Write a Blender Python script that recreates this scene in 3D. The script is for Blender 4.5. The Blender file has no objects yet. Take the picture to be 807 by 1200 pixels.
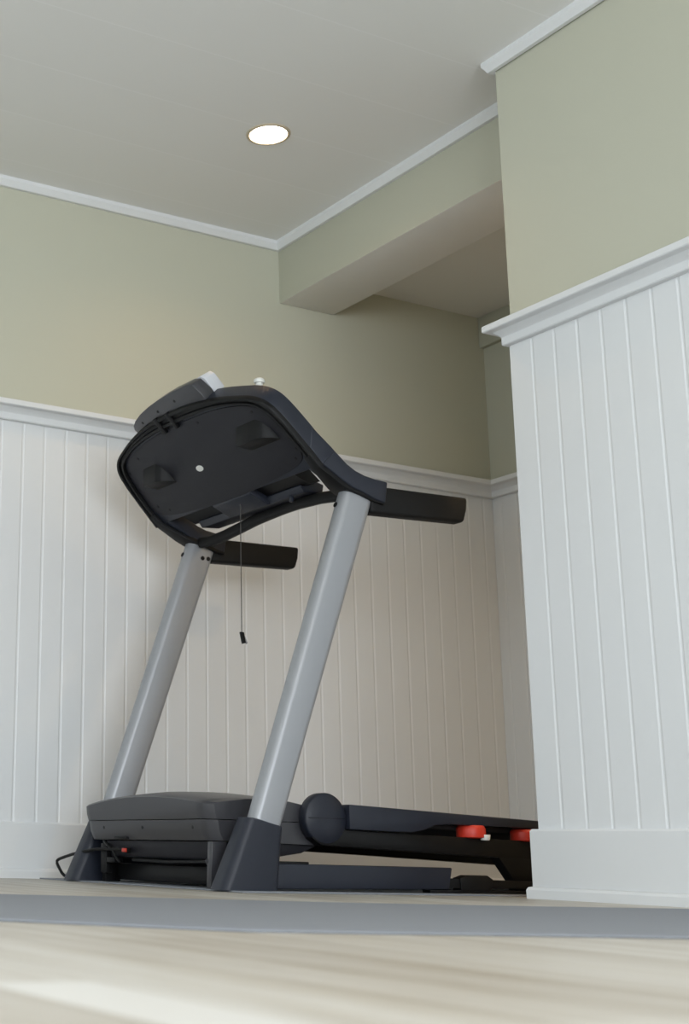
import bpy, bmesh, math
from mathutils import Vector, Matrix

scene = bpy.context.scene
C = scene.collection

# ------------------------------------------------------------------ helpers
def lin(c):
    return tuple(((v/255)/12.92 if v/255 <= .04045 else ((v/255+.055)/1.055)**2.4) for v in c) + (1,)

def mat(name, rgb, rough=.5, metal=0, spec=.5, bump=0, bscale=300):
    m = bpy.data.materials.new(name); m.use_nodes = True
    nt = m.node_tree; b = nt.nodes['Principled BSDF']
    b.inputs['Base Color'].default_value = lin(rgb)
    b.inputs['Roughness'].default_value = rough
    b.inputs['Metallic'].default_value = metal
    b.inputs['Specular IOR Level'].default_value = spec
    if bump:
        tc = nt.nodes.new('ShaderNodeTexCoord'); n = nt.nodes.new('ShaderNodeTexNoise')
        n.inputs['Scale'].default_value = bscale; n.inputs['Detail'].default_value = 3
        bp = nt.nodes.new('ShaderNodeBump'); bp.inputs['Strength'].default_value = bump
        bp.inputs['Distance'].default_value = .002
        nt.links.new(tc.outputs['Object'], n.inputs['Vector'])
        nt.links.new(n.outputs['Fac'], bp.inputs['Height'])
        nt.links.new(bp.outputs['Normal'], b.inputs['Normal'])
    return m

def emis(name, rgb, strength):
    m = bpy.data.materials.new(name); m.use_nodes = True
    b = m.node_tree.nodes['Principled BSDF']
    b.inputs['Base Color'].default_value = lin(rgb)
    b.inputs['Emission Color'].default_value = lin(rgb)
    b.inputs['Emission Strength'].default_value = strength
    return m

def finish(name, bm, m, parent=None, bevel=0, seg=2, smooth=True, ang=35):
    bmesh.ops.remove_doubles(bm, verts=bm.verts[:], dist=1e-6)
    bmesh.ops.recalc_face_normals(bm, faces=bm.faces[:])
    if bevel:
        es = [e for e in bm.edges if len(e.link_faces) == 2 and e.calc_face_angle(0) > math.radians(28)]
        bmesh.ops.bevel(bm, geom=es, offset=bevel, offset_type='OFFSET', segments=seg, profile=.5,
                        affect='EDGES', clamp_overlap=True)
    me = bpy.data.meshes.new(name); bm.to_mesh(me); bm.free()
    me.materials.append(m)
    if smooth:
        for p in me.polygons: p.use_smooth = True
        me.set_sharp_from_angle(angle=math.radians(ang))
    o = bpy.data.objects.new(name, me); C.objects.link(o)
    if parent is not None:
        o.parent = parent
        o.matrix_parent_inverse = parent_world(parent).inverted()
    return o

def parent_world(p):
    w = p.matrix_basis.copy()
    while p.parent is not None:
        w = p.parent.matrix_basis @ p.matrix_parent_inverse @ w; p = p.parent
    return w

def add_box(bm, a, b):
    vs = [bm.verts.new((x, y, z)) for x in (a[0], b[0]) for y in (a[1], b[1]) for z in (a[2], b[2])]
    for f in ((0,1,3,2),(4,6,7,5),(0,4,5,1),(2,3,7,6),(0,2,6,4),(1,5,7,3)):
        bm.faces.new([vs[i] for i in f])

def add_prism(bm, pts, vec):
    """closed polygon of 3D points pushed along vec (a vector, or one per point)"""
    n = len(pts)
    A = [bm.verts.new(p) for p in pts]
    vv = vec if isinstance(vec, list) else [vec]*n
    B = [bm.verts.new(Vector(p)+Vector(v)) for p, v in zip(pts, vv)]
    bm.faces.new(A); bm.faces.new(B[::-1])
    for i in range(n):
        j = (i+1) % n
        bm.faces.new([A[i], A[j], B[j], B[i]])

def add_loft(bm, rings, cap=True):
    R = [[bm.verts.new(p) for p in r] for r in rings]
    n = len(R[0])
    for a, b in zip(R, R[1:]):
        for i in range(n):
            j = (i+1) % n
            bm.faces.new([a[i], a[j], b[j], b[i]])
    if cap:
        bm.faces.new(R[0]); bm.faces.new(R[-1][::-1])

def add_tube(bm, path, r, seg=10):
    path = [Vector(p) for p in path]
    rings = []
    ref = Vector((0.3, 0.5, 0.81))
    for i, p in enumerate(path):
        d = (path[min(i+1, len(path)-1)] - path[max(i-1, 0)]).normalized()
        a = d.cross(ref).normalized(); b = d.cross(a)
        rr = r[i] if isinstance(r, (list, tuple)) else r
        rings.append([p + a*rr*math.cos(t) + b*rr*math.sin(t) for t in
                      [2*math.pi*k/seg for k in range(seg)]])
    add_loft(bm, rings)

def add_cyl(bm, c, axis, r, h, seg=32, r2=None):
    c = Vector(c); axis = Vector(axis).normalized()
    a = axis.orthogonal().normalized(); b = axis.cross(a)
    r2 = r if r2 is None else r2
    ring = lambda o, q: [c + axis*o + a*q*math.cos(2*math.pi*k/seg) + b*q*math.sin(2*math.pi*k/seg) for k in range(seg)]
    add_loft(bm, [ring(0, r), ring(h, r2)])

def lathe(bm, c, prof, seg=24):
    c = Vector(c)
    add_loft(bm, [[c + Vector((r*math.cos(2*math.pi*k/seg), r*math.sin(2*math.pi*k/seg), z)) for k in range(seg)] for r, z in prof])

def smooth_curve(pts, it=2, closed=True):
    P = [Vector(p) for p in pts]
    for _ in range(it):
        Q = []
        n = len(P)
        rng = range(n) if closed else range(n-1)
        if not closed: Q.append(P[0])
        for i in rng:
            a, b = P[i], P[(i+1) % n]
            Q += [a*.75+b*.25, a*.25+b*.75]
        if not closed: Q.append(P[-1])
        P = Q
    return P

def boxobj(name, a, b, m, parent=None, bevel=0, seg=2):
    bm = bmesh.new(); add_box(bm, a, b)
    return finish(name, bm, m, parent, bevel, seg)

def struct(name, a, b, m, bevel=0, label=None):
    o = boxobj(name, a, b, m, None, bevel); o['kind'] = 'structure'
    return o

def thing(name, label, cat, loc):
    o = bpy.data.objects.new(name, None); C.objects.link(o)
    o.location = loc; o.empty_display_size = .1
    o['label'] = label; o['category'] = cat
    return o

def tag(o, label, cat):
    o['label'] = label; o['category'] = cat

# ------------------------------------------------------------------ materials
def paint(name, rgb, rough=.55):
    return mat(name, rgb, rough, bump=.08, bscale=160, spec=.3)

M_wall = paint('sage_paint', (194, 194, 177), .6)
M_ceil = paint('ceiling_paint', (231, 229, 224), .6)
M_white = mat('white_trim_paint', (226, 228, 229), .38, spec=.4)
M_room = paint('white_room_paint', (222, 222, 216), .7)
M_navy = mat('slate_plastic', (33, 37, 48), .42, spec=.4, bump=.12, bscale=900)
M_hood = mat('charcoal_plastic', (59, 59, 63), .3, spec=.5, bump=.1, bscale=900)
M_panel = mat('dark_panel_plastic', (31, 31, 37), .5, spec=.3, bump=.12, bscale=900)
M_black = mat('black_plastic', (12, 12, 13), .5, spec=.25)
M_rubber = mat('black_rubber', (15, 15, 15), .62, spec=.3, bump=.2, bscale=700)
M_frame = mat('black_steel', (13, 13, 14), .45, spec=.25)
M_silver = mat('silver_paint', (158, 160, 164), .34, metal=.35)
M_bezel = mat('silver_bezel', (205, 207, 212), .4)
M_orange = mat('orange_cushion', (200, 52, 34), .45)
M_red = mat('red_switch', (196, 58, 40), .4)
M_whitepl = mat('white_plastic', (226, 226, 220), .4)
M_mat = mat('grey_rubber_mat', (131, 135, 142), .7, bump=.3, bscale=400)
M_belt = mat('black_belt', (25, 25, 26), .7, bump=.3, bscale=500)
M_screen = mat('dark_screen', (14, 16, 18), .15)

def floor_material():
    m = bpy.data.materials.new('whitewashed_planks'); m.use_nodes = True
    nt = m.node_tree; N = nt.nodes; L = nt.links; b = N['Principled BSDF']
    tc = N.new('ShaderNodeTexCoord')
    mp = N.new('ShaderNodeMapping'); mp.inputs['Rotation'].default_value = (0, 0, math.pi/2)
    mp.inputs['Location'].default_value = (.24, .062, 0)
    L.new(tc.outputs['Object'], mp.inputs['Vector'])
    br = N.new('ShaderNodeTexBrick')
    br.inputs['Scale'].default_value = 1; br.inputs['Brick Width'].default_value = 1.2
    br.inputs['Row Height'].default_value = .12; br.inputs['Mortar Size'].default_value = .0012
    br.inputs['Color1'].default_value = lin((190, 184, 174)); br.inputs['Color2'].default_value = lin((212, 209, 202))
    br.inputs['Mortar'].default_value = lin((166, 159, 148)); br.offset = .37
    L.new(mp.outputs['Vector'], br.inputs['Vector'])
    # long grain streaks along each plank
    mg = N.new('ShaderNodeMapping'); mg.inputs['Scale'].default_value = (24, 1.6, 1)
    L.new(tc.outputs['Object'], mg.inputs['Vector'])
    ng = N.new('ShaderNodeTexNoise'); ng.inputs['Scale'].default_value = 1; ng.inputs['Detail'].default_value = 5
    ng.inputs['Roughness'].default_value = .6
    L.new(mg.outputs['Vector'], ng.inputs['Vector'])
    rp = N.new('ShaderNodeValToRGB')
    rp.color_ramp.elements[0].position = .32; rp.color_ramp.elements[0].color = lin((214, 207, 196))
    rp.color_ramp.elements[1].position = .66; rp.color_ramp.elements[1].color = lin((252, 252, 252))
    L.new(ng.outputs['Fac'], rp.inputs['Fac'])
    mx = N.new('ShaderNodeMixRGB'); mx.blend_type = 'MULTIPLY'; mx.inputs['Fac'].default_value = 1
    L.new(br.outputs['Color'], mx.inputs['Color1']); L.new(rp.outputs['Color'], mx.inputs['Color2'])
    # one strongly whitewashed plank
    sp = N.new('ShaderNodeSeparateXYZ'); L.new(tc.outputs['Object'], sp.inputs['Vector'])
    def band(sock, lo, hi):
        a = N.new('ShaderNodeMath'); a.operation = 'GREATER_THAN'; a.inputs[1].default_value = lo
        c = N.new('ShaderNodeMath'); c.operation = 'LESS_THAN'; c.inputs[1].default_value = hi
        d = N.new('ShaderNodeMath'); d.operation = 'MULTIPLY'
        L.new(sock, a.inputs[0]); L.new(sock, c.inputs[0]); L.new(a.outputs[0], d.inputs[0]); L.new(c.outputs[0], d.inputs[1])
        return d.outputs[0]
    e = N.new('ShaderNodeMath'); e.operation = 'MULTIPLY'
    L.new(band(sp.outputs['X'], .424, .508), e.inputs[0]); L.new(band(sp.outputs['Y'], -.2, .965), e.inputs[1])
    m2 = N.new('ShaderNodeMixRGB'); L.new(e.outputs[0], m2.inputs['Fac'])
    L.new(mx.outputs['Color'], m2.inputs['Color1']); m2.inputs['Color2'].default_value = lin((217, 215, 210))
    L.new(m2.outputs['Color'], b.inputs['Base Color'])
    b.inputs['Roughness'].default_value = .42; b.inputs['Specular IOR Level'].default_value = .35
    bp = N.new('ShaderNodeBump'); bp.inputs['Strength'].default_value = .15; bp.inputs['Distance'].default_value = .001
    L.new(ng.outputs['Fac'], bp.inputs['Height']); L.new(bp.outputs['Normal'], b.inputs['Normal'])
    return m
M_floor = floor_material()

def ceiling_material():
    """painted ceiling boards with faint joint lines running along the back wall"""
    m = paint('ceiling_boards', (205, 205, 200), .6)
    nt = m.node_tree; N = nt.nodes; L = nt.links; b = N['Principled BSDF']
    tc = N.new('ShaderNodeTexCoord'); mp = N.new('ShaderNodeMapping'); mp.inputs['Location'].default_value = (0, .1, 0)
    L.new(tc.outputs['Object'], mp.inputs['Vector'])
    br = N.new('ShaderNodeTexBrick'); br.inputs['Scale'].default_value = 1
    br.inputs['Brick Width'].default_value = 40; br.inputs['Row Height'].default_value = .305
    br.inputs['Mortar Size'].default_value = .0035; br.inputs['Mortar Smooth'].default_value = .6
    br.inputs['Color1'].default_value = lin((238, 238, 236)); br.inputs['Color2'].default_value = lin((239, 239, 237))
    br.inputs['Mortar'].default_value = lin((243, 243, 242))
    L.new(mp.outputs['Vector'], br.inputs['Vector']); L.new(br.outputs['Color'], b.inputs['Base Color'])
    return m
M_ceilb = ceiling_material()

# ------------------------------------------------------------------ the room
YB = 4.308          # back wall plane
X3 = 2.868          # face of the pier wall on the right
Y3 = 2.900          # its free end
T3 = .12
XE = 4.10           # end wall of the alcove
XL, YR = -3.2, -3.6 # left and rear walls behind the camera
ZC, ZA = 2.44, 2.32

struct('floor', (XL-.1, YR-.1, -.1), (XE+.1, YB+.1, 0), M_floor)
struct('ceiling', (XL-.1, YR-.1, ZC), (3.20, YB+.1, ZC+.1), M_ceilb)
struct('ceiling', (3.20, YR-.1, ZA), (XE+.1, YB+.1, ZA+.1), M_ceil)
struct('wall_back', (XL-.1, YB, 0), (XE+.1, YB+.1, 2.5), M_wall)
struct('wall_right', (X3, YR, 0), (X3+T3, Y3, ZC), M_wall)
struct('wall_alcove', (XE, .4, 0), (XE+.1, YB, 2.5), M_wall)
struct('wall_alcove_front', (X3+T3, .3, 0), (XE, .4, 2.5), M_wall)

def wall_hole(name, fixed_axis, c0, c1, lo, hi, wlo, whi, z0, z1):
    bm = bmesh.new()
    def bx(a, b, zl, zh):
        if fixed_axis == 'x': add_box(bm, (c0, a, zl), (c1, b, zh))
        else: add_box(bm, (a, c0, zl), (b, c1, zh))
    bx(lo, wlo, 0, 2.44); bx(whi, hi, 0, 2.44); bx(wlo, whi, 0, z0); bx(wlo, whi, z1, 2.44)
    o = finish(name, bm, M_room, smooth=False); o['kind'] = 'structure'
def window(name, fixed_axis, c, wlo, whi, z0, z1):
    bm = bmesh.new(); t = .05
    def bx(a, b, zl, zh):
        if fixed_axis == 'x': add_box(bm, (c-.03, a, zl), (c+.03, b, zh))
        else: add_box(bm, (a, c-.03, zl), (b, c+.03, zh))
    bx(wlo, whi, z0, z0+t); bx(wlo, whi, z1-t, z1)
    for k in range(4):
        q = wlo + (whi-wlo-t)*k/3
        bx(q, q+t, z0+t, z1-t)
    o = finish(name, bm, M_white, smooth=False); o['kind'] = 'structure'
wall_hole('wall_left', 'x', XL-.1, XL, YR, YB, -.9, 2.9, .35, 2.25)
window('window_1', 'x', XL-.05, -.9, 2.9, .35, 2.25)
wall_hole('wall_rear', 'y', YR-.1, YR, XL, X3, -2.4, 1.6, .3, 2.25)
window('window_2', 'y', YR-.05, -2.4, 1.6, .3, 2.25)

# beam dividing room and alcove, and the low soffit on the alcove's end wall
beam = struct('trim_1', (3.064, .4, 2.189), (3.324, YB, ZC+.02), M_wall, .003)
beam.data.materials.append(M_ceil)          # the beam's underside is painted like the ceiling
for p in beam.data.polygons:
    if p.normal.z < -.9: p.material_index = 1
struct('trim_2', (XE-.024, .4, 2.185), (XE, YB, ZA), M_wall, .003)

# beadboard panels with V grooves that catch the light
def beadboard(name, s0, s1, first, step, z0, z1, place, d=.0015, w=.006):
    prof = [(s0, 0)]
    k = math.ceil((s0+.02-first)/step)
    while first+k*step < s1-.02:
        c = first+k*step
        prof += [(c-w, 0), (c-w*.35, d), (c+w*.35, d), (c+w, 0)]; k += 1
    prof.append((s1, 0))
    bm = bmesh.new()
    A = [bm.verts.new(place(s, q, z0)) for s, q in prof]; B = [bm.verts.new(place(s, q, z1)) for s, q in prof]
    for i in range(len(prof)-1):
        bm.faces.new([A[i], A[i+1], B[i+1], B[i]])
    b0 = [bm.verts.new(place(s, .008, z)) for s, z in ((s0, z0), (s1, z0), (s1, z1), (s0, z1))]
    bm.faces.new(b0)
    bm.faces.new([A[0], B[0], b0[3], b0[0]]); bm.faces.new([A[-1], B[-1], b0[2], b0[1]])
    bm.faces.new(A + [b0[1], b0[0]]); bm.faces.new(B + [b0[2], b0[3]])
    o = finish(name, bm, M_white, smooth=False); o['kind'] = 'structure'
    return o
STEP = .0828
beadboard('trim_3', XL, XE-.001, 1.9736, STEP, .05, 1.56, lambda s, q, z: (s, 4.3+q, z))
beadboard('trim_4', YR, Y3+.004, 2.8186, STEP, .05, 1.56, lambda s, q, z: (2.862+q, s, z))
beadboard('trim_5', .4, 4.299, 4.25, STEP, .05, 1.56, lambda s, q, z: (4.0934+q, s, z))
# end of the pier, cased in flat boards
struct('trim_6', (2.8645, Y3, .05), (X3+T3+.006, Y3+.004, 1.56), M_white)

# chair rails: a bed board, a cove and a cap
RAILP = [(0, 1.529), (.017, 1.529), (.020, 1.532), (.020, 1.553), (.026, 1.560), (.036, 1.5655), (.040, 1.569),
         (.062, 1.569), (.065, 1.5715), (.065, 1.587), (.062, 1.5895), (0, 1.5895)]
CROWNP = [(0, 2.4056), (.013, 2.4056), (.015, 2.408), (.020, 2.418), (.026, 2.426), (.026, 2.44), (0, 2.44)]
BASEP = [(0, 0), (.030, 0), (.030, .022), (.026, .029), (.018, .031), (.018, .172), (.014, .1773), (0, .1773)]
def run(name, prof, place, s0, s1, m=M_white, ends=None):
    bm = bmesh.new()
    r0 = [place(s0 if ends is None else ends[0](q), q, z) for q, z in prof]
    r1 = [place(s1 if ends is None else ends[1](q), q, z) for q, z in prof]
    add_loft(bm, [r0, r1])
    o = finish(name, bm, m, ang=25); o['kind'] = 'structure'
    return o
PB = lambda s, q, z: (s, 4.3-q, z)
PR = lambda s, q, z: (2.862-q, s, z)
PE = lambda s, q, z: (4.0934-q, s, z)
run('trim_7', RAILP, PB, 0, 0, ends=(lambda q: XL, lambda q: 4.0934-q))
run('trim_8', RAILP, PE, 0, 0, ends=(lambda q: .4, lambda q: 4.3-q))
# pier rail turns round the end of the wall
def wrap(name, prof, back, lip):
    bm = bmesh.new()
    pts = []
    rings = []
    for fx, fy in (('a', 0), ('b', 1), ('c', 2), ('d', 3)):
        ring = []
        for q, z in prof:
            e = min(q, lip(q))
            if fx == 'a': ring.append((2.862-q, YR, z))
            elif fx == 'b': ring.append((2.862-q, Y3+e, z))
            elif fx == 'c': ring.append((X3+T3+q, Y3+e, z))
            else: ring.append((X3+T3+q, .4, z))
        rings.append(ring)
    add_loft(bm, rings)
    o = finish(name, bm, M_white, ang=25); o['kind'] = 'structure'
wrap('trim_9', RAILP, 0, lambda q: q*.66)
wrap('trim_10', CROWNP, 0, lambda q: q)
wrap('baseboard_right', BASEP, 0, lambda q: q*1.6 if q > .02 else q*1.3)
# crowns
run('trim_11', CROWNP, lambda s, q, z: (s, YB-q, z), 0, 0, ends=(lambda q: XL, lambda q: 3.064-q))
run('trim_12', CROWNP, lambda s, q, z: (3.064-q, s, z), 0, 0, ends=(lambda q: .4, lambda q: YB-q))
run('baseboard_back', BASEP, PB, 0, 0, ends=(lambda q: XL, lambda q: 4.0934-q))
run('baseboard_alcove', BASEP, PE, 0, 0, ends=(lambda q: .4, lambda q: 4.3-q))

# ------------------------------------------------------------------ recessed ceiling light
LX, LY = 2.520, 3.588
lt = thing('recessed_light', 'round recessed downlight glowing warm white in the ceiling', 'ceiling light', (LX, LY, ZC))
bm = bmesh.new(); seg = 48
ring = lambda r, z: [Vector((LX+r*math.cos(2*math.pi*k/seg), LY+r*math.sin(2*math.pi*k/seg), z)) for k in range(seg)]
add_loft(bm, [ring(.062, ZC-.0005), ring(.074, ZC-.0005), ring(.073, ZC-.004), ring(.064, ZC-.005), ring(.062, ZC-.0005)], cap=False)
finish('trim_ring', bm, mat('tan_trim', (196, 182, 158), .5), lt)
bm = bmesh.new(); add_cyl(bm, (LX, LY, ZC-.003), (0, 0, 1), .0625, .0025, 48)
finish('lens', bm, emis('warm_lens', (255, 240, 214), 9), lt)

# ------------------------------------------------------------------ mats
def slab(name, pts, z0, z1, m):
    bm = bmesh.new(); add_prism(bm, [(x, y, z0) for x, y in pts], (0, 0, z1-z0))
    return finish(name, bm, m, None, .0012, 1)
o = slab('floor_mat', [(.60, 1.98), (.79, 1.75), (1.018, 1.525), (1.16, 1.485), (1.373, 1.44), (1.62, 1.375), (2.2, 1.21), (2.74, 1.06),
         (2.76, 2.23), (2.654, 2.262), (2.2, 2.325), (1.84, 2.415), (1.60, 2.523), (1.205, 2.675), (.98, 2.80)], 0, .004, M_mat)
tag(o, 'long grey rubber mat lying flat on the planks in front of the treadmill', 'mat')
o = slab('equipment_mat', [(2.045, 3.075), (3.95, 3.075), (3.95, 4.235), (2.045, 4.235)], 0, .004, M_mat)
tag(o, 'thin grey mat laid underneath the treadmill', 'mat')

# ------------------------------------------------------------------ treadmill
ZM = .004
YC = 3.58
tm = thing('treadmill', 'charcoal and silver folding treadmill standing beside the beadboard wall', 'treadmill', (2.9, YC, ZM))
def my(y): return 2*YC - y       # mirror across the machine's centre line

def screw(parent, p, nrm, r=.004, m=M_black, name='screw'):
    bm = bmesh.new(); add_cyl(bm, Vector(p)-Vector(nrm).normalized()*.003, nrm, r, .0038, 12)
    finish(name, bm, m, parent)

# --- motor hood: upper and lower shells, lofted across the width
def hood_section(y, pts):
    return [(x, y, z) for x, z in pts]
HC, HW = 3.596, .351        # centre and half width of the hood
ys = [HC+HW*k for k in (-1, -.985, -.965, -.945, -.92, -.86, -.70, -.5, -.25, 0, .25, .5, .70, .86, .92, .945, .965, .985, 1)]
rings = []
for y in ys:
    t = abs(y-HC)/HW
    arch = .026*(1-t**2)
    ins = .028*max(0, (t-.90)/.10)**2      # rounded front corners
    zt = .224+arch
    rings.append(hood_section(y, [(2.052+ins, .1815), (2.046+ins, .20), (2.044+ins, zt-.006), (2.052+ins, zt), (2.14+ins, zt+.012),
                                  (2.23, zt+.014), (2.31, zt+.010), (2.40, zt-.004), (2.465, zt-.03), (2.48, .1815)]))
bm = bmesh.new(); add_loft(bm, rings)
hood = finish('motor_hood', bm, M_hood, tm, ang=30)
rings = []
for y in ys:
    t = abs(y-HC)/HW
    ins = .028*max(0, (t-.90)/.10)**2
    rings.append(hood_section(y, [(2.055+ins, .1795), (2.060+ins, .150), (2.072+ins, .126), (2.42, .122), (2.46, .14), (2.475, .1795)]))
bm = bmesh.new(); add_loft(bm, rings)
hl = finish('hood_base', bm, M_hood, tm, ang=30)
for y in (3.33, 3.60, 3.83):
    screw(hl, (2.0585, y, .160), (-1, 0, -.1), .005)
# grille slot and belly
boxobj('vent_slot', (2.062, 3.70, .127), (2.075, 3.775, .1335), M_black, hl, .001)
bm = bmesh.new(); add_prism(bm, [(2.085, 3.262, .124), (2.095, 3.262, .078), (2.16, 3.262, .070), (2.36, 3.262, .100), (2.42, 3.262, .124)], (0, .60, 0))
finish('belly_pan', bm, M_panel, tm, .003)
boxobj('frame_crossmember', (2.135, 3.20, ZM+.006), (2.175, 3.96, .058), M_frame, tm, .004)
bm = bmesh.new(); add_prism(bm, [(2.06, 3.245, ZM), (2.10, 3.245, ZM), (2.11, 3.245, .124), (2.065, 3.245, .124)], (0, .022, 0))
finish('side_bracket', bm, M_hood, tm, .002)
boxobj('side_bracket', (2.10, my(3.267), ZM), (2.15, my(3.245), .124), M_frame, tm, .002)
bm = bmesh.new(); add_tube(bm, [(2.075, 3.268, .122), (2.078, 3.262, .098), (2.082, 3.255, .074)], .0035, 8)
finish('cable', bm, M_black, tm)
bm = bmesh.new(); add_cyl(bm, (2.072, 3.268, .066), (-.4, -.1, 1), .009, .014, 14)
finish('cable_clamp', bm, M_hood, tm, .001)
bm = bmesh.new(); add_tube(bm, [(2.085, 3.70, .070), (2.085, 3.50, .067), (2.085, 3.275, .072)], .0045, 8)
finish('cable', bm, M_black, tm)
# power switch and mains lead
sw = boxobj('power_switch', (2.066, 3.712, .088), (2.084, 3.735, .104), M_black, tm, .001)
boxobj('switch_rocker', (2.062, 3.705, .091), (2.0675, 3.727, .1015), M_red, sw, .001)
bm = bmesh.new()
pts = [(2.078, 3.735, .097), (2.07, 3.80, .098), (2.068, 3.88, .098), (2.066, 3.94, .093), (2.064, 4.03, .082), (2.062, 4.09, .072), (2.060, 4.135, .063),
       (2.058, 4.142, .055), (2.060, 4.130, .040), (2.062, 4.105, .018), (2.068, 4.085, .0105), (2.09, 4.04, .010), (2.12, 3.96, .010)]
add_tube(bm, smooth_curve(pts, 1, False), .0048, 10)
finish('power_cord', bm, M_rubber, tm)
bm = bmesh.new()
add_tube(bm, smooth_curve([(2.075, 3.86, .122), (2.068, 3.83, .112), (2.069, 3.80, .100), (2.075, 3.785, .075), (2.08, 3.77, .062)], 2, False), .004, 8)
finish('cable', bm, M_black, tm)
bm = bmesh.new(); add_box(bm, (2.07, 3.79, .06), (2.10, 3.835, .075)); add_box(bm, (2.078, 3.85, .03), (2.10, 3.885, .115))
finish('cord_bracket', bm, M_frame, tm, .002)

# --- uprights and their foot covers
UT, UB = (2.502, 1.098), (2.150, .115)       # centre line top and bottom (x, z)
def rrect(a, b, r, n=4):
    out = []
    for cx, cy, s in ((a-r, b-r, 0), (-a+r, b-r, 1), (-a+r, -b+r, 2), (a-r, -b+r, 3)):
        for k in range(n+1):
            t = math.pi/2*(s+k/n); out.append((cx+r*math.cos(t), cy+r*math.sin(t)))
    return out
for y0 in (3.165, my(3.165)):
    bm = bmesh.new()
    sec = rrect(.0475, .026, .021)
    d = (UT[0]-UB[0], UT[1]-UB[1])
    rings = []
    for t in (0, 1):
        cx, cz = UB[0]+d[0]*t, UB[1]+d[1]*t
        sl = -.30 if t else 0
        rings.append([(cx+a, y0+b, cz+a*sl) for a, b in sec])
    add_loft(bm, rings)
    up = finish('upright', bm, M_silver, tm, ang=30)
    s = -1       # bolts face the camera side on both tubes
    far = y0 > YC
    if far:
        for dx in (.012, .034):
            screw(up, (UT[0]-.02+dx, y0-.0262, UT[1]-.048), (0, -1, 0), .0075, M_black, 'bolt')
    screw(up, (UT[0]-.066, y0+.008, UT[1]-.036), (-1, 0, .3), .008, M_black, 'bolt')
    # foot cover: hollow-looking tapered boot
    bm = bmesh.new()
    bot = [(cx+2.108, y0+cy) for cx, cy in rrect(.086, .040, .022)]
    top = [(cx+2.160, y0+cy) for cx, cy in rrect(.056, .034, .022)]
    r0 = [(x, y, ZM) for x, y in bot]
    r1 = [(x, y, .186-(x-2.104)*.20) for x, y in top]
    r2 = [(2.165+(x-2.160)*.84, y0+(y-y0)*.86, .1865-(x-2.104)*.20) for x, y in top]
    r3 = [(x, y, z-.02) for x, y, z in r2]
    add_loft(bm, [r0, r1, r2, r3])
    finish('foot_cover', bm, M_navy, tm, ang=30)
    # base rail along the floor
    b0, b1 = (y0-.022, y0+.022)
    bm = bmesh.new()
    add_prism(bm, [(2.12, b0, ZM+.004), (2.762, b0, ZM+.010), (2.776, b0, .072), (2.20, b0, .072)], (0, b1-b0, 0))
    br = finish('base_rail', bm, M_navy, tm, .004)
    boxobj('rail_cap', (2.20, b0+.004, .068), (2.30, b1-.004, .078), M_black, br, .002)
    bm = bmesh.new()
    add_prism(bm, [(2.755, y0-.013, .018), (3.16, y0-.013, .018), (3.16, y0-.013, .038), (2.755, y0-.013, .044)], (0, .026, 0))
    lk = finish('lift_link', bm, M_frame, tm, .002)
    bm = bmesh.new()
    add_prism(bm, [(2.808, y0-.018, .010), (2.915, y0-.018, .010), (2.925, y0-.018, .042), (2.905, y0-.018, .053), (2.835, y0-.018, .053), (2.806, y0-.018, .044)], (0, .036, 0))
    finish('link_joint', bm, M_black, lk, .003)
    boxobj('skid', (2.70, y0-.016, ZM), (3.35, y0+.016, ZM+.009), M_frame, lk, .001)

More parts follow.
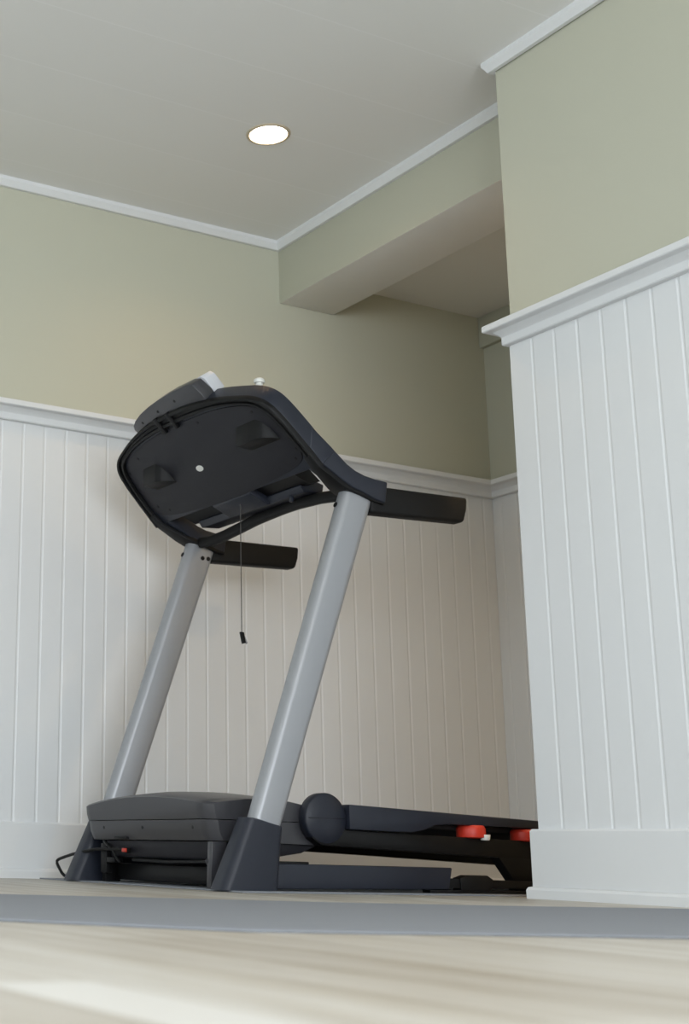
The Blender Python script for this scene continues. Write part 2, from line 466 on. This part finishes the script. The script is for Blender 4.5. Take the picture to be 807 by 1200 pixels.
# --- deck: side rails, belt, steel frame with elastomer cushions
def zr(x): return .232-(x-2.484)*.033
for side in (0, 1):
    ya, yb = (3.20, 3.262) if side == 0 else (my(3.262), my(3.20))
    xs = [2.476, 2.60, 2.75, 2.9, 3.1, 3.4, 3.78, 3.84]
    low = [(2.476, .166), (2.60, .164), (2.69, .1635), (2.735, .172), (2.775, .1855), (2.82, .1895), (3.15, .1868), (3.5, .172), (3.84, .160)]
    poly = [(x, zr(x)) for x in xs] + low[::-1]
    bm = bmesh.new(); add_prism(bm, [(x, ya, z) for x, z in poly], (0, yb-ya, 0))
    finish('deck_rail', bm, M_navy, tm, .004)
    bm = bmesh.new()
    fy = ya+.012 if side == 0 else ya+.01
    add_prism(bm, [(2.37, fy, .167), (2.70, fy, .159), (3.02, fy, .1535), (3.80, fy, .135), (3.80, fy, .075), (3.06, fy, .101), (2.39, fy, .1215), (2.36, fy, .14)], (0, .04, 0))
    fr = finish('deck_frame', bm, M_frame, tm, .003)
    for x in (2.926, 3.128, 3.34, 3.56):
        bm = bmesh.new(); cy = fy+.018
        lathe(bm, (x, cy, 0), [(.026, .152-(x-3)*.02), (.041, .155-(x-3)*.02), (.041, .179-(x-3)*.02), (.036, .188-(x-3)*.03)], 24)
        cu = finish('cushion', bm, M_orange, tm, .001)
        bm = bmesh.new(); add_cyl(bm, (x+.024, fy-.012, .1475-(x-3)*.02), (0, 0, 1), .0125, .016, 16, .0155)
        finish('cushion_foot', bm, M_whitepl, cu, .002)
    if side == 0:
        bm = bmesh.new()
        add_prism(bm, [(3.005, fy, .108), (3.062, fy, .040), (3.075, fy, .012), (3.20, fy, .012), (3.22, fy, .04), (3.22, fy, .10)], (0, .04, 0))
        finish('rear_leg', bm, M_frame, tm, .003)
    # round pivot cover at the hood's side
    py, pd = (3.246, -1) if side == 0 else (my(3.246), 1)
    bm = bmesh.new()
    c = Vector((2.407, py, .192)); axis = Vector((0, pd, 0))
    prof = [(.066, 0), (.0685, .004), (.0685, .030), (.064, .035), (.02, .036)]
    rings = []
    for r, h in prof:
        rings.append([c+axis*h+Vector((r*math.cos(2*math.pi*k/48), 0, r*math.sin(2*math.pi*k/48))) for k in range(48)])
    add_loft(bm, rings)
    pc = finish('pivot_cover', bm, M_navy, tm, ang=50)
    boxobj('seam', (2.346, py+pd*.0358, .1925), (2.468, py+pd*.0364, .1940), M_black, pc)
    screw(pc, (2.468, py+pd*.03, .164), (.7, pd, -.5), .004, M_silver, 'pin')
bm = bmesh.new()
add_prism(bm, [(2.44, 3.258, .205), (3.83, 3.258, .176), (3.83, 3.258, .158), (2.44, 3.258, .184)], (0, my(3.258)-3.258, 0))
finish('running_belt', bm, M_belt, tm, .004)
bm = bmesh.new(); add_cyl(bm, (3.80, 3.24, .15), (0, 1, 0), .025, 2*(YC-3.24), 20)
finish('rear_roller', bm, M_frame, tm)

# --- console, laid out in its own 45 degree plane
N_ = Vector((1, 0, 1)).normalized(); U_ = Vector((-1, 0, 1)).normalized(); O_ = Vector((2.335, YC, 1.181))
def cp(y, u, n=0): return O_ + Vector((0, y, 0)) + U_*u + N_*n
half = [(0, .302), (.10, .300), (.18, .290), (.26, .274), (.33, .254), (.375, .240), (.408, .222), (.432, .195), (.443, .155), (.449, .09), (.453, .02), (.455, -.035)]
def soft(pts, closed=False):
    return [(p.x, p.y) for p in smooth_curve([(a, b, 0) for a, b in pts], 2, closed)]
outline = soft([(-y, u) for y, u in half[::-1]] + half[1:])
bm = bmesh.new()
add_prism(bm, [cp(y, u, .002) for y, u in outline], N_*.056)
shell = finish('console_shell', bm, M_navy, tm, .006, 3, ang=30)
phalf = [(0, .254), (.10, .253), (.19, .248), (.27, .236), (.33, .220), (.37, .203), (.393, .175), (.405, .13), (.413, .07), (.416, .03),
         (.402, .004), (.37, -.010), (.29, -.022), (.14, -.033), (.06, -.036)]
plate = soft([(-y, u) for y, u in phalf[::-1]] + phalf[1:], True)
bm = bmesh.new()
add_prism(bm, [cp(y, u, -.001) for y, u in plate], N_*.006)
panel = finish('back_panel', bm, M_panel, tm, .0015)
# black gasket rim: a ring between plate and shell edge, standing proud of the plate
inner_half = [(0, .261), (.10, .260), (.19, .255), (.272, .243), (.333, .227), (.374, .210), (.399, .181), (.412, .132), (.420, .07), (.423, .03), (.424, 0), (.424, -.035)]
bm = bmesh.new()
# cross-section across the ring: outer lip, groove, inner lip
def lerp(a, b, t): return (a[0]+(b[0]-a[0])*t, a[1]+(b[1]-a[1])*t)
sect = [(0, .004), (0, -.008), (.08, -.012), (.30, -.012), (.38, -.004), (.62, -.004), (.70, -.010), (.92, -.010), (1, -.004), (1, .004)]
inn = soft([(-y, u) for y, u in inner_half[::-1]] + inner_half[1:])
rings = []
for a, b in zip(outline, inn):
    rings.append([cp(*lerp(a, b, t), n) for t, n in sect])
add_loft(bm, rings)
rim = finish('rim', bm, M_black, tm, ang=40)
for y in (.058, -.012):
    bm = bmesh.new()
    add_prism(bm, [cp(y-.009, .246, -.014), cp(y+.009, .246, -.014), cp(y+.009, .304, -.014), cp(y-.009, .304, -.014)], N_*.012)
    finish('clip', bm, M_black, rim, .002)
for y, u in ((.385, .174), (.29, .208), (-.10, .232), (-.345, .192), (-.405, .04), (-.375, .012), (.375, .03), (.33, .004), (.34, .09)):
    if (y, u) == (.34, .09): continue
    screw(panel, cp(y, u, -.001), -N_, .0045)
# white oval badge
bm = bmesh.new()
oc = cp(.040, .097, -.001)
add_prism(bm, [oc + Vector((0, .0175*math.cos(t), 0)) + U_*(.0105*math.sin(t)) for t in [2*math.pi*k/28 for k in range(28)]], -N_*.0012)
finish('badge', bm, M_whitepl, panel)['label'] = 'small white oval badge'
# cup holders whose straight-sided wells poke through the sloping back
CUPX = 2.277
cups = []
for y in (-.30, .255):
    sgn = 1 if y < 0 else -1
    foot = [(-.062, -.028), (-.062, .050), (0, .056), (.052, .052), (.052, -.045), (.010, -.066), (-.030, -.058), (-.052, -.045)]
    foot = [(CUPX+a, YC+y+b*(1.22 if y < 0 else 1)) for a, b in foot]
    zb = 1.240
    bm = bmesh.new()
    add_prism(bm, [(x, yy, zb) for x, yy in foot], [(0, 0, (3.516+.035-x)-zb) for x, yy in foot])
    cups.append(finish('cup_holder', bm, M_black, panel, .0025))
# bored cup wells
def bore(objs, c, r, z0, z1):
    bm = bmesh.new(); add_cyl(bm, (c[0], c[1], z0), (0, 0, 1), r, z1-z0, 32)
    me = bpy.data.meshes.new('cutter'); bm.to_mesh(me); bm.free()
    cut = bpy.data.objects.new('cutter', me); C.objects.link(cut)
    for ob in objs:
        md = ob.modifiers.new('bore', 'BOOLEAN'); md.operation = 'DIFFERENCE'; md.object = cut; md.solver = 'EXACT'
    dg = bpy.context.evaluated_depsgraph_get()
    for ob in objs:
        nm = bpy.data.meshes.new_from_object(ob.evaluated_get(dg))
        ob.modifiers.clear(); ob.data = nm
    bpy.data.objects.remove(cut)
for cu, y in zip(cups, (-.30, .255)):
    bore([shell, panel, cu], (CUPX-.004, YC+y+(.024 if y < 0 else 0)), .037, 1.246, 1.6)

# display housing along the console's top edge
def dface(n, drop=0, right=-.207):
    return [cp(y, u-(drop if u > .29 else 0), n) for y, u in [(right+.002, .272), (right, .304), (right+.012, .344), (right+.035, .351), (-.08, .353), (0, .350), (.06, .345), (.12, .336), (.165, .324), (.190, .312), (.200, .298), (.190, .272)]]
bm = bmesh.new()
add_loft(bm, [dface(-.002), dface(.041, .004)])
dh = finish('display_housing', bm, M_hood, tm, .003)
bm = bmesh.new()
add_loft(bm, [dface(.041, .008, -.165), dface(.083, .062, -.165)])
dt = finish('display_face', bm, M_hood, dh, .002)
bm = bmesh.new()
add_loft(bm, [[cp(y, u, n) for y, u in ((-.206, .275), (-.206, t-.012), (-.196, t), (-.1655, t), (-.1655, .275))] for n, t in ((.0415, .345), (.084, .337))])
bz = finish('display_bezel', bm, M_bezel, dh, .003); bz['label'] = 'silver end of the display'
for y, u in ((.135, .308), (.03, .318), (-.075, .324)):
    screw(dh, cp(y, u, -.002), -N_, .0045)

# side arms sweeping down from the console to the hand grips
AO = [(2.395, 1.214), (2.404, 1.206), (2.447, 1.172), (2.475, 1.157), (2.506, 1.147), (2.545, 1.141), (2.588, 1.138)]
AI = [(2.578, 1.074), (2.54, 1.082), (2.498, 1.097), (2.464, 1.106), (2.432, 1.121), (2.395, 1.142), (2.361, 1.160), (2.330, 1.190)]
for side in (0, 1):
    ya, yb = (3.126, 3.196) if side == 0 else (my(3.196), my(3.126))
    bm = bmesh.new()
    poly = [(2.318, 1.202), (2.326, 1.266), (2.372, 1.2315)] + AO + AI[:-1]
    add_prism(bm, [(x, ya, z) for x, z in poly], (0, yb-ya, 0))
    arm = finish('arm', bm, M_navy, tm, .005, 3)
    bm = bmesh.new()
    rings = []
    for (x, z), (wd, k) in zip(AI[::-1], ((.031, 1), (.036, 1), (.048, 1), (.062, .95), (.070, .85), (.070, .7), (.070, .5), (.068, .4))):
        q0, q1 = (ya+.004, ya+.004+wd) if side == 0 else (yb-.004-wd, yb-.004)
        dx, dz = -.0085*k, -.0105*k
        rings.append([(x+.004, q0, z+.004), (x+dx, q0, z+dz), (x+dx, q1, z+dz), (x+.004, q1, z+.004)])
    add_loft(bm, rings)
    finish('arm_gasket', bm, M_black, arm, .002)
    # grip: a long padded bar
    g0, g1 = (3.138, 3.184) if side == 0 else (my(3.184), my(3.138))
    bm = bmesh.new()
    add_prism(bm, [(2.535, g0, 1.125), (2.60, g0, 1.127), (2.893, g0, 1.134), (2.889, g0, 1.095), (2.876, g0, 1.057), (2.70, g0, 1.050), (2.535, g0, 1.044)], (0, g1-g0, 0))
    gp = finish('handgrip', bm, M_rubber, tm, .009, 3)

# tray under the console: lip, centre block and two dark pockets
def prof_bar(name, prof, y0, y1, m, parent, bev=.003):
    bm = bmesh.new(); add_prism(bm, [(x, y0, z) for x, z in prof], (0, y1-y0, 0))
    return finish(name, bm, m, parent, bev)
tray = prof_bar('console_tray', [(2.418, 1.147), (2.432, 1.128), (2.50, 1.134), (2.505, 1.160), (2.45, 1.175)], 3.315, my(3.285), M_navy, tm)
prof_bar('tray_pocket', [(2.374, 1.170), (2.43, 1.147), (2.47, 1.16), (2.42, 1.20)], 3.285, my(3.25), M_black, tray, 0)
prof_bar('centre_block', [(2.357, 1.162), (2.361, 1.152), (2.424, 1.124), (2.46, 1.14), (2.40, 1.19)], 3.485, 3.695, M_navy, tray)
boxobj('hook', (2.428, 3.372, 1.112), (2.438, 3.384, 1.134), M_navy, tray, .002)

# curved pulse bar between the two arms
zc_pts = [(3.962, 1.106), (3.90, 1.101), (3.82, 1.104), (3.73, 1.112), (3.64, 1.121), (3.57, 1.125), (3.49, 1.128), (3.42, 1.128), (3.31, 1.122), (3.22, 1.111), (3.185, 1.105)]
bm = bmesh.new()
rings = []
for i, (y, z) in enumerate(zc_pts):
    rings.append([(2.485+a, y, z-.006+b) for a, b in rrect(.013, .0175, .010, 3)])
add_loft(bm, rings)
finish('pulse_bar', bm, M_rubber, tm, ang=40)

# ------------------------------------------------------------------ loose things on the machine
ln = thing('safety_lanyard', 'thin dark safety cord with a black clip hanging below the treadmill console', 'safety cord', (2.387, YC, .715))
bm = bmesh.new(); add_tube(bm, [(2.387, YC, 1.1425), (2.387, YC, 1.0), (2.387, YC, .85), (2.387, YC, .742)], .0014, 8)
finish('cord', bm, mat('cord_grey', (70, 68, 66), .7), ln)
bm = bmesh.new()
add_prism(bm, [(2.381, YC-.004, .744), (2.393, YC-.004, .744), (2.400, YC-.004, .712), (2.389, YC-.004, .708)], (0, .009, 0))
cl = finish('clip', bm, M_black, ln, .0015)
bm = bmesh.new(); add_prism(bm, [(2.393, YC-.003, .732), (2.397, YC-.003, .732), (2.407, YC-.003, .711), (2.403, YC-.003, .709)], (0, .007, 0))
finish('clip_lever', bm, M_silver, cl, .001)

bx, by = CUPX-.004, YC-.276

bt = thing('water_bottle', 'small bottle whose white cap pokes up behind the console top edge', 'bottle', (bx, by, 1.2465))
bm = bmesh.new()
lathe(bm, (bx, by, 1.2465), [(.028, 0), (.031, .004), (.031, .128), (.027, .150), (.013, .168), (.0095, .188)])
finish('body', bm, mat('white_bottle', (214, 214, 206), .35), bt, ang=40)
bm = bmesh.new()
lathe(bm, (bx, by, 1.2465+.182), [(.0105, 0), (.0105, .006), (.0155, .0075), (.0165, .012), (.0150, .018), (.010, .0215), (.004, .0225)])
finish('cap', bm, M_whitepl, bt, ang=40)

# ------------------------------------------------------------------ lights
def area(name, loc, rot, sx, sy, power, col):
    l = bpy.data.lights.new(name, 'AREA'); l.shape = 'RECTANGLE'; l.size = sx; l.size_y = sy
    l.energy = power; l.color = col
    o = bpy.data.objects.new(name, l); C.objects.link(o); o.location = loc; o.rotation_euler = rot
    return o
area('daylight_side_window', (XL-.12, 1.0, 1.3), (0, -math.pi/2-.28, 0), 1.9, 3.8, 55, (.80, .91, 1))
area('daylight_rear_window', (-.4, YR-.12, 1.28), (math.pi/2+.62, 0, 0), 4.0, 1.95, 256, (.88, .94, 1))
def downlight(x, y, power, col, zc=ZC):  # downward ceiling spot, for real fixtures and for added fill
    sp = bpy.data.lights.new('downlight_or_fill', 'SPOT'); sp.energy = power; sp.color = col
    sp.spot_size = math.radians(150); sp.spot_blend = .8; sp.shadow_soft_size = .055
    so = bpy.data.objects.new('downlight_or_fill', sp); C.objects.link(so); so.location = (x, y, zc-.012)
downlight(LX, LY, 14, (1, .60, .26))
for x, y in ((-.9, -1.8), (1.5, -1.8), (-.9, .6), (1.3, .5)):  # unseen fill spots added behind the camera to brighten floor and ceiling
    downlight(x, y, 50, (1, .95, .86))
downlight(3.60, 2.1, 78, (1, .72, .42), ZA)
w = bpy.data.worlds.new('sky'); scene.world = w; w.use_nodes = True
w.node_tree.nodes['Background'].inputs['Color'].default_value = (.86, .93, 1, 1)
w.node_tree.nodes['Background'].inputs['Strength'].default_value = 1.0

# ------------------------------------------------------------------ camera
rx, ry, rz, f, cx, cy, H = .2479, -.0265, -.4379, 1661.5, 37.8, 574.3, .0922
Rz = Matrix.Rotation(rz, 3, 'Z'); Rx = Matrix.Rotation(rx, 3, 'X'); Ry = Matrix.Rotation(ry, 3, 'Y')
Mx = Rz @ Rx @ Ry
right, fwd, up = Mx.col[0], Mx.col[1], Mx.col[2]
cam = bpy.data.cameras.new('camera'); co = bpy.data.objects.new('camera', cam); C.objects.link(co)
co.matrix_world = Matrix(((right[0], up[0], -fwd[0], 0), (right[1], up[1], -fwd[1], 0), (right[2], up[2], -fwd[2], H), (0, 0, 0, 1)))
cam.sensor_fit = 'HORIZONTAL'; cam.sensor_width = 36; cam.lens = f/807*36
cam.shift_x = (403.5-cx)/807; cam.shift_y = (cy-600)/807
cam.clip_start = .02
cam.dof.use_dof = True; cam.dof.focus_distance = 3.75; cam.dof.aperture_fstop = 9
scene.camera = co

vs = scene.view_settings
vs.view_transform = 'Standard'; vs.look = 'None'; vs.gamma = 1; vs.exposure = -.09; vs.use_curve_mapping = False
